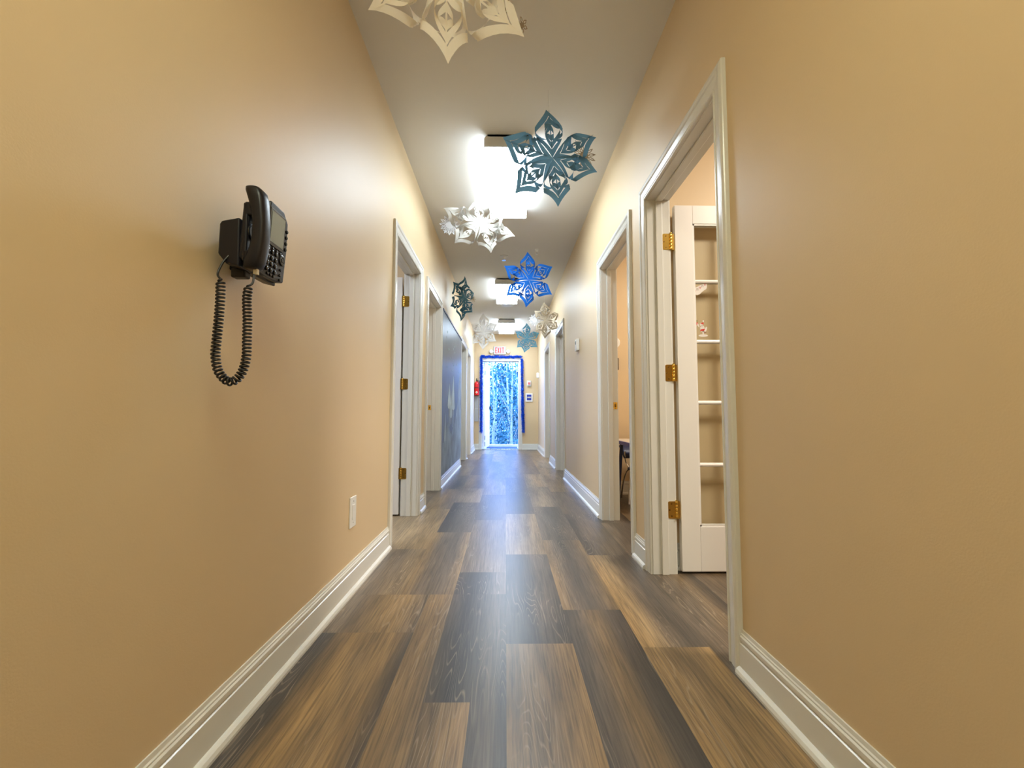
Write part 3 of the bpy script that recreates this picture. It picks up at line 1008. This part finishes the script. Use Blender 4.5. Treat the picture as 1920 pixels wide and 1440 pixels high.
B0, B1, BZ0, BZ1 = 5.035, 7.20, .142, 2.02
sh(MB().box(XL, XL + .018, B0, B1, BZ0, BZ1)).build('board', 'board', cb)
fmb = MB().box(XL, XL + .026, B0, B1, BZ1, BZ1 + .022)
sh(fmb).build('top_rail', 'navy', cb)
xs0, xs1 = XL + .018, XL + .019
snow = [(5.035, .515), (5.2, .50), (5.32, .62), (5.5, .70), (5.62, .72), (5.8, .60), (5.95, .56), (6.1, .64), (6.3, .70), (6.52, .86), (6.65, 1.02), (6.78, 1.28), (6.9, 1.42), (7.0, 1.46), (7.2, 1.56), (7.2, .145), (5.035, .145)]
sh(MB().prism(snow, 'x', xs0, xs1)).build('chalk_snow', 'chalk_snow', cb)
for yc, zt, zf, zb, hw in ((5.68, 1.235, .91, .675, .16), (6.11, 1.365, .90, .655, .17), (5.87, 1.12, .79, .70, .10), (5.32, .85, .52, .44, .07)):
    tree = [(yc, zt), (yc + hw * .35, zt - (zt - zf) * .25), (yc + hw * .7, zt - (zt - zf) * .62), (yc + hw, zf + .03), (yc + hw * .8, zf), (yc + .028, zf - .01), (yc + .022, zb), (yc - .022, zb), (yc - .028, zf - .01),
            (yc - hw * .8, zf), (yc - hw, zf + .03), (yc - hw * .7, zt - (zt - zf) * .62), (yc - hw * .35, zt - (zt - zf) * .25)]
    sh(MB().prism(tree, 'x', xs0, xs1 + .0006)).build('chalk_tree', 'chalk', cb)
for _ in range(16):
    yy, zz = rnd.uniform(5.2, 6.8), rnd.uniform(1.4, 1.85)
    sh(MB().lathe([(.014, xs0), (.014, xs1 + .001)], (0, yy, zz), axis='x', n=8)).build('chalk_flake', 'chalk', cb)

# ------------------------------------------------------------------ end wall: exit sign, extinguisher, alarm, keypad
o = empty('exit_sign', (-.136, YE, 2.247), 'white EXIT sign with red letters above the far door', 'exit sign')
MB().box(-.145, .145, -.05, 0, 0, .19).build('housing', 'sign_face', o, bevel=.006)
for ch, xo in (('E', -.105), ('X', -.050), ('I', .008), ('T', .055)):
    mb = MB(); w, h, s = .044, .135, .012; y0_, y1_ = -.054, -.049; zb = .028
    if ch == 'E': mb.box(xo, xo + s, y0_, y1_, zb, zb + h); [mb.box(xo + s, xo + w, y0_, y1_, zb + f * (h - s), zb + f * (h - s) + s) for f in (0, .5, 1)]
    if ch == 'I': mb.box(xo + .010, xo + .010 + s, y0_, y1_, zb, zb + h)
    if ch == 'T': mb.box(xo + w / 2 - s / 2, xo + w / 2 + s / 2, y0_, y1_, zb, zb + h - s); mb.box(xo, xo + w, y0_, y1_, zb + h - s, zb + h)
    if ch == 'X':
        for q in (0, 1):
            xa, xb = (xo, xo + w - s) if q == 0 else (xo + w - s, xo)
            mb.prism([(xa, zb), (xa + s, zb), (xb + s, zb + h), (xb, zb + h)], 'y', y0_ - q * .0004, y1_)
    mb.build('letter', 'red_letter', o)
for sx in (-1, 1):
    mb = MB(); mb.lathe([(.028, .0), (.042, -.03), (.044, -.05), (.036, -.055), (.001, -.05)], (sx * .200, -.012, .07), axis='y', n=18)
    mb.build('emergency_lamp', 'plastic_white', o, smooth=True)
    MB().box(*sorted((sx * .14, sx * .175)), -.035, -.015, .06, .08).build('lamp_arm', 'plastic_white', o)

fe = empty('fire_extinguisher', (-.672, YE - .075, 1.27), 'red fire extinguisher hung on the far wall left of the exit door', 'fire extinguisher')
MB().lathe([(.045, .0), (.056, .008), (.057, .02), (.057, .265), (.050, .295), (.030, .318), (.019, .325), (.019, .335)], n=24).build('cylinder', 'red', fe, smooth=True)
mb = MB().lathe([(.016, .335), (.018, .345), (.014, .36)], n=14); mb.box(-.010, .010, -.075, .02, .355, .365); mb.prism([(-.07, .385), (.02, .362), (.02, .372), (-.07, .397)], 'x', -.009, .009)
mb.build('valve_handle', 'black', fe)
MB().tube(spline([(.015, -.02, .345), (.05, -.045, .33), (.068, -.05, .26), (.066, -.045, .16), (.062, -.04, .10)], 6), .008, 8).build('hose', 'black_rubber', fe, smooth=True)
MB().lathe([(.0585, .17), (.0585, .185)], n=24).build('strap', 'black', fe)
mb = MB(); mb.lathe([(.024, -.0590), (.024, -.0575)], (.0, 0, .07), axis='y', n=20); mb.build('label_disc', 'plastic_white', fe)
mb = MB(); mb.lathe([(.010, -.0600), (.010, -.0588)], (.0, 0, .07), axis='y', n=16); mb.build('label_mark', 'green_print', fe)
MB().box(-.03, .03, .057, .075, .05, .33).build('wall_hook', 'metal_grey', fe)

o = empty('wall_panel', (-.680, YE, .66), 'grey metal panel on the far wall below the fire extinguisher', 'wall panel')
MB().box(-.048, .046, -.03, 0, 0, .60).build('cover', 'panel_grey', o, bevel=.003)
MB().box(-.040, .038, -.033, -.03, .30, .306).build('seam', 'metal_grey', o)

o = empty('alarm_pull_station', (.563, YE, 1.545), 'small pale fire alarm pull station with a red front, right of the exit door', 'fire alarm')
MB().box(-.052, .052, -.03, 0, -.055, .085).build('backplate', 'metal_grey', o, bevel=.004)
MB().box(-.040, .040, -.042, -.03, -.03, .070).build('front', 'plastic_white', o, bevel=.003)
MB().box(-.028, .028, -.048, -.042, -.012, .042).build('pull_handle', mat('faded_red_plastic', (.80, .22, .24), .4, bump=.01, bscale=60), o, bevel=.003)
MB().box(-.040, .034, -.036, -.03, -.052, -.038).build('lettering_strip', 'panel_grey', o)

o = empty('alarm_keypad', (.563, YE, 1.225), 'square white alarm keypad with a blue screen under the pull station', 'keypad')
MB().box(-.085, .085, -.025, 0, -.10, .10).build('housing', 'plastic_white', o, bevel=.006)
MB().box(-.052, .052, -.029, -.025, -.062, .068).build('blue_panel', 'blue_plastic', o, bevel=.002)
MB().box(-.044, .044, -.031, -.028, -.012, .020).build('display', 'sign_face', o, bevel=.001)

# ------------------------------------------------------------------ blue tinsel round the end door
def tinsel(mb, a, c, n, r, sag=0):
    a, c = Vector(a), Vector(c)
    for i in range(n):
        t = i / n + rnd.uniform(-.5, .5) / n
        p = a.lerp(c, t) + Vector((0, -abs(rnd.gauss(0, .006)), -sag * sin(pi * t) + .006 * sin(t * 37) + .004 * sin(t * 91)))
        dr = Vector((rnd.gauss(0, 1), -abs(rnd.gauss(0, .8)) - .1, rnd.gauss(0, 1))).normalized()
        ln = r * rnd.uniform(.6, 1.25)
        sd = dr.cross(Vector((rnd.gauss(0, 1), rnd.gauss(0, 1), rnd.gauss(0, 1)))).normalized() * .0030
        tip = p + dr * ln
        tip.y = min(tip.y, YE - .004) if True else tip.y
        vs = [mb.bm.verts.new(q) for q in (p - sd, p + sd, tip + sd, tip - sd)]
        mb.bm.faces.new(vs)
    mb.tube([a, a.lerp(c, .5) + Vector((0, 0, -sag)), c], .003, 6)


tg = empty('tinsel_garland', (-.08, YE, 2.2), 'shaggy blue tinsel garland taped round the exit door frame', 'garland')
yt = YE - .034
mb = MB()
tinsel(mb, (-.570, yt, 2.20), (-.560, yt, .41), 3800, .042)
tinsel(mb, (-.575, yt, 2.195), (.380, yt, 2.195), 2300, .038, .008)
tinsel(mb, (.392, yt, 2.13), (.405, yt, 1.20), 2000, .038)
tinsel(mb, (.405, yt, 1.20), (.425, yt, .41), 1900, .044)
shift(mb, tg.location).build('foil_strands', 'tinsel', tg)

# ------------------------------------------------------------------ the french door's window clings
YG = 2.4085
o = empty('window_cling', (1.029, YG - .0015, 1.525), 'pale vinyl word cling, slanted, on the French door glass', 'window cling')
out = [(-.004, -.012), (.010, -.034), (.028, -.044), (.045, -.038), (.066, -.020), (.082, -.006), (.098, .002), (.103, .022), (.102, .046), (.085, .042), (.06, .034), (.038, .022), (.012, .010), (-.002, 0)]
OS = .75
MB().prism([(x * OS + .004, z * OS) for x, z in out], 'y', -.0012, 0).build('backing', 'pale_print', o)
for k in range(5):
    mb = MB()
    cx, cz = (.014 + k * .019) * OS + .004, (-.012 + k * .0115) * OS
    for (dx, dz, w, h) in ((-.006, 0, .0016, .012), (.004, 0, .0016, .011), (0, .004, .009, .0016)):
        mb.box(cx + dx * OS - w / 2, cx + dx * OS + w / 2, -.0018, -.001, cz + dz - h / 2, cz + dz + h / 2)
    mb.build('letter_stroke', 'brown_print' if k % 2 else 'red_print', o)
o = empty('window_cling', (1.075, YG - .0015, 1.262), 'small white figure cling with red hat and red skirt on the French door glass', 'window cling')


def oval(cx, cz, rx, rz, n=16, rot=0):
    return [(cx + rx * cos(2 * pi * k / n) * cos(rot) - rz * sin(2 * pi * k / n) * sin(rot), cz + rx * cos(2 * pi * k / n) * sin(rot) + rz * sin(2 * pi * k / n) * cos(rot)) for k in range(n)]


for nm_, ol, m, yl in (('base_plate', oval(.008, .006, .026, .007), 'pale_print', 0), ('figure_leg', oval(.008, .022, .004, .016), 'pale_print', 1), ('figure_body', oval(.004, .044, .013, .018), 'pale_print', 1),
                      ('figure_head', oval(.000, .068, .010, .010), 'pale_print', 1), ('figure_arm', oval(-.020, .066, .004, .016, rot=.5), 'pale_print', 1), ('red_hat', [(-.008, .074), (.010, .080), (.012, .066), (.002, .070)], 'red_print', 2),
                      ('hat_bobble', oval(.010, .086, .004, .006), 'pale_print', 2), ('red_skirt', [(-.008, .030), (.014, .033), (.018, .044), (-.006, .040)], 'red_print', 2),
                      ('lantern', oval(-.027, .076, .005, .012), 'red_print', 2), ('lantern_top', oval(-.027, .086, .005, .007), 'green_print', 3), ('figure_tail', oval(.022, .04, .006, .016, rot=-.4), 'pale_print', 1),
                      ('brown_mark', oval(.018, .024, .008, .004, rot=-.3), 'brown_print', 2)):
    MB().prism(ol, 'y', -.0010 - yl * .0003, -yl * .0002).build(nm_, m, o)

# ------------------------------------------------------------------ second right room: table, chair, wall device
tb = empty('kids_table', (1.75, 4.15, 0), 'low white table with blue edge, seen through the second right doorway', 'table')
MB().box(-.68, .60, -.33, .33, .565, .593).build('table_top', 'laminate', tb, bevel=.004)
mb = MB()
for xa, xb, ya, yb in ((-.695, .615, -.345, -.33), (-.695, .615, .33, .345), (-.695, -.68, -.33, .33), (.60, .615, -.33, .33)): mb.box(xa, xb, ya, yb, .560, .592)
mb.build('edge_band', 'blue_plastic', tb, bevel=.003)
for sx in (-.60, .52):
    for sy in (-.27, .27):
        MB().tube([(sx, sy, .565), (sx * 1.06, sy * 1.05, .0)], [.017, .014], 10).build('leg', 'navy', tb, smooth=True)
ch = empty('kids_chair', (1.36, 4.36, 0), 'small navy chair with chrome legs under the low blue-edged table', 'chair')
mb = MB()
mb.prism(oval(0, 0, .17, .16, 20), 'z', .300, .318)
mb.build('seat', 'navy', ch, bevel=.006)
mb = MB()
mb.loft([[(x_ * (1 + .1 * k), .15 + .04 * k - .06 * (1 - (x_ / .16) ** 2) * -.5, .40 + .06 * k) for x_ in [-.16 + .04 * i for i in range(9)]] for k in range(3)], closed=False, cap=False)
bk = mb.build('backrest', 'navy', ch, smooth=True)
md = bk.modifiers.new('solid', 'SOLIDIFY'); md.thickness = .012
for sx in (-1, 1):
    MB().tube(spline([(sx * .09, -.02, .295), (sx * .15, -.06, .28), (sx * .19, -.13, .14), (sx * .205, -.16, .0)], 6), .0095, 10).build('leg', 'chrome', ch, smooth=True)
    MB().tube(spline([(sx * .09, .06, .295), (sx * .15, .10, .28), (sx * .18, .15, .14), (sx * .19, .18, .0)], 6), .0095, 10).build('leg', 'chrome', ch, smooth=True)
    MB().tube(spline([(sx * .13, .08, .298), (sx * .15, .15, .36), (sx * .15, .175, .46)], 6), .008, 10).build('back_post', 'chrome', ch, smooth=True)
o = empty('wall_intercom', (1.17, 4.73, 1.37), 'small black wall unit on the tan wall seen through the second right doorway', 'wall unit')
MB().box(-.03, .03, -.045, 0, -.065, .065).build('body', 'black', o, bevel=.006)
MB().box(-.018, .018, -.048, -.045, .01, .045).build('face_plate', 'black_gloss', o)
o = empty('wall_clock', (1.165, 4.73, 1.60), 'small round pale disc on the tan wall above the black wall unit', 'wall disc')
MB().lathe([(.06, 0), (.06, -.015), (.055, -.02)], axis='y', n=28).build('rim', 'plastic_white', o, smooth=True)
MB().lathe([(.052, -.019), (.001, -.0205)], axis='y', n=28).build('face', 'laminate', o)

# ------------------------------------------------------------------ outside: landing, woods
tag(MB().box(-3, 3, YE + .15, 11.62, -.20, .0).build('ground_landing', 'concrete'), kind='structure')
tag(MB().box(-1.2, 1.0, 11.45, 11.60, 0.0, .055).build('kerb_landing', 'concrete'), kind='structure')
tag(MB().box(-.45, .30, YE + .18, 11.38, 0.0, .012).build('door_mat', 'mat_blue'), 'dark blue mat outside the open exit door', 'mat')
mb = MB()
nx, ny = 14, 14
rows = [[(-9 + 18 * i / nx, 11.6 + 22 * j / ny, -.35 - .02 * j + .12 * sin(i * 1.7 + j) * (j > 0)) for i in range(nx + 1)] for j in range(ny + 1)]
mb.loft(rows, closed=False, cap=False)
tag(mb.build('ground_woods', 'forest_floor'), kind='structure')


def leafcloud(mb, rg, centre, rad, n, size):
    c = Vector(centre)
    for _ in range(n):
        while True:
            q = Vector((rg.uniform(-1, 1), rg.uniform(-1, 1), rg.uniform(-1, 1)))
            if q.length < 1: break
        p = c + Vector((q.x * rad[0], q.y * rad[1], q.z * rad[2]))
        a_ = Vector((rg.gauss(0, 1), rg.gauss(0, 1), rg.gauss(0, .6))).normalized()
        e = a_.cross(Vector((rg.gauss(0, 1), rg.gauss(0, 1), rg.gauss(0, 1)))).normalized()
        s = size * rg.uniform(.6, 1.4)
        mid = p + a_ * s * .5
        vs = [mb.bm.verts.new(v) for v in (p, mid + e * s * .28, p + a_ * s, mid - e * s * .28)]
        mb.bm.faces.new(vs)


rg = random.Random(21)


def sapling(x, y, h, pale, rb_, label, group):
    o = empty('sapling_tree', (x, y, -.40), label, 'tree', group)
    lean = rg.uniform(-.035, .035); ph_ = rg.uniform(0, 6)

    def sp(t): return Vector((lean * h * t + .08 * sin(t * 5 + ph_) * t, .05 * sin(t * 7 + ph_) * t, h * t))
    MB().tube([sp(k / 9) for k in range(10)], [rb_ * (1 - .75 * k / 9) for k in range(10)], 7).build('trunk', 'bark', o, smooth=True)
    for k in range(6):
        t = rg.uniform(.12, .9); p = sp(t)
        dx = rg.choice((-1, 1)) * rg.uniform(.2, .42)
        MB().tube([p, p + Vector((dx * .5, rg.uniform(-.15, .15), .30)), p + Vector((dx, rg.uniform(-.28, .28), rg.uniform(.45, .9)))], [.011, .008, .004], 5).build('branch', 'bark', o)
    mb = MB()
    for k in range(9):
        t = .16 + .84 * (k + rg.random()) / 9
        p = sp(min(t, 1))
        leafcloud(mb, rg, (p.x + rg.uniform(-.14, .14), rg.uniform(-.1, .1), p.z), (.32, .30, .30), 42, .08)
    mb.build('foliage', 'leaf_pale' if pale else 'leaf', o)


row = 0
for y in (12.45, 14.0, 15.6, 17.2, 18.8, 20.4):
    n = 2 + row // 2
    off = (row % 2) * .45
    for k in range(n):
        x = -.10 * 1 + (k - (n - 1) / 2) * 1.02 + off - .22
        sapling(x, y, rg.uniform(3.4, 5.2), (row + k) % 2, rg.uniform(.025, .06), 'thin pale sapling in the woods beyond the open exit door', 'saplings beyond the exit door')
    row += 1
row = 0
for y in (13.22, 14.8, 16.4, 18.0):
    n = 2 + row // 2
    for k in range(n):
        x = -.15 + (k - (n - 1) / 2) * 1.25 + (.3 if row % 2 else -.2)
        o = empty('undergrowth_bush', (x, y, -.42), 'low leafy bush at the foot of the saplings beyond the exit door', 'bush', 'bushes beyond the exit door')
        mb = MB(); leafcloud(mb, rg, (0, 0, .62), (.55, .30, .66), 420, .09)
        mb.build('foliage', 'leaf' if (row + k) % 3 else 'leaf_pale', o)
        for q in range(5):
            MB().tube([(0, 0, 0), (rg.uniform(-.2, .2), rg.uniform(-.12, .12), .6), (rg.uniform(-.45, .45), rg.uniform(-.25, .25), 1.2)], [.014, .010, .004], 5).build('stem', 'bark', o)
    row += 1
for i in range(6):
    o = empty('far_tree', (-2.6 + (i % 3) * 2.35 + .9 * (i // 3), 23.2 + (i // 3) * 2.4, -.6), 'dense tree deep in the woods behind the saplings', 'tree', 'far trees behind the saplings')
    h = rg.uniform(3.4, 4.4)
    MB().tube([(0, 0, 0), (.05, 0, h * .5), (.02, .03, h)], [.10, .07, .03], 8).build('trunk', 'bark', o, smooth=True)
    mb = MB(); leafcloud(mb, rg, (0, 0, h * .55), (.93, .9, h * .55), 2200, .19)
    mb.build('foliage', 'leaf', o)
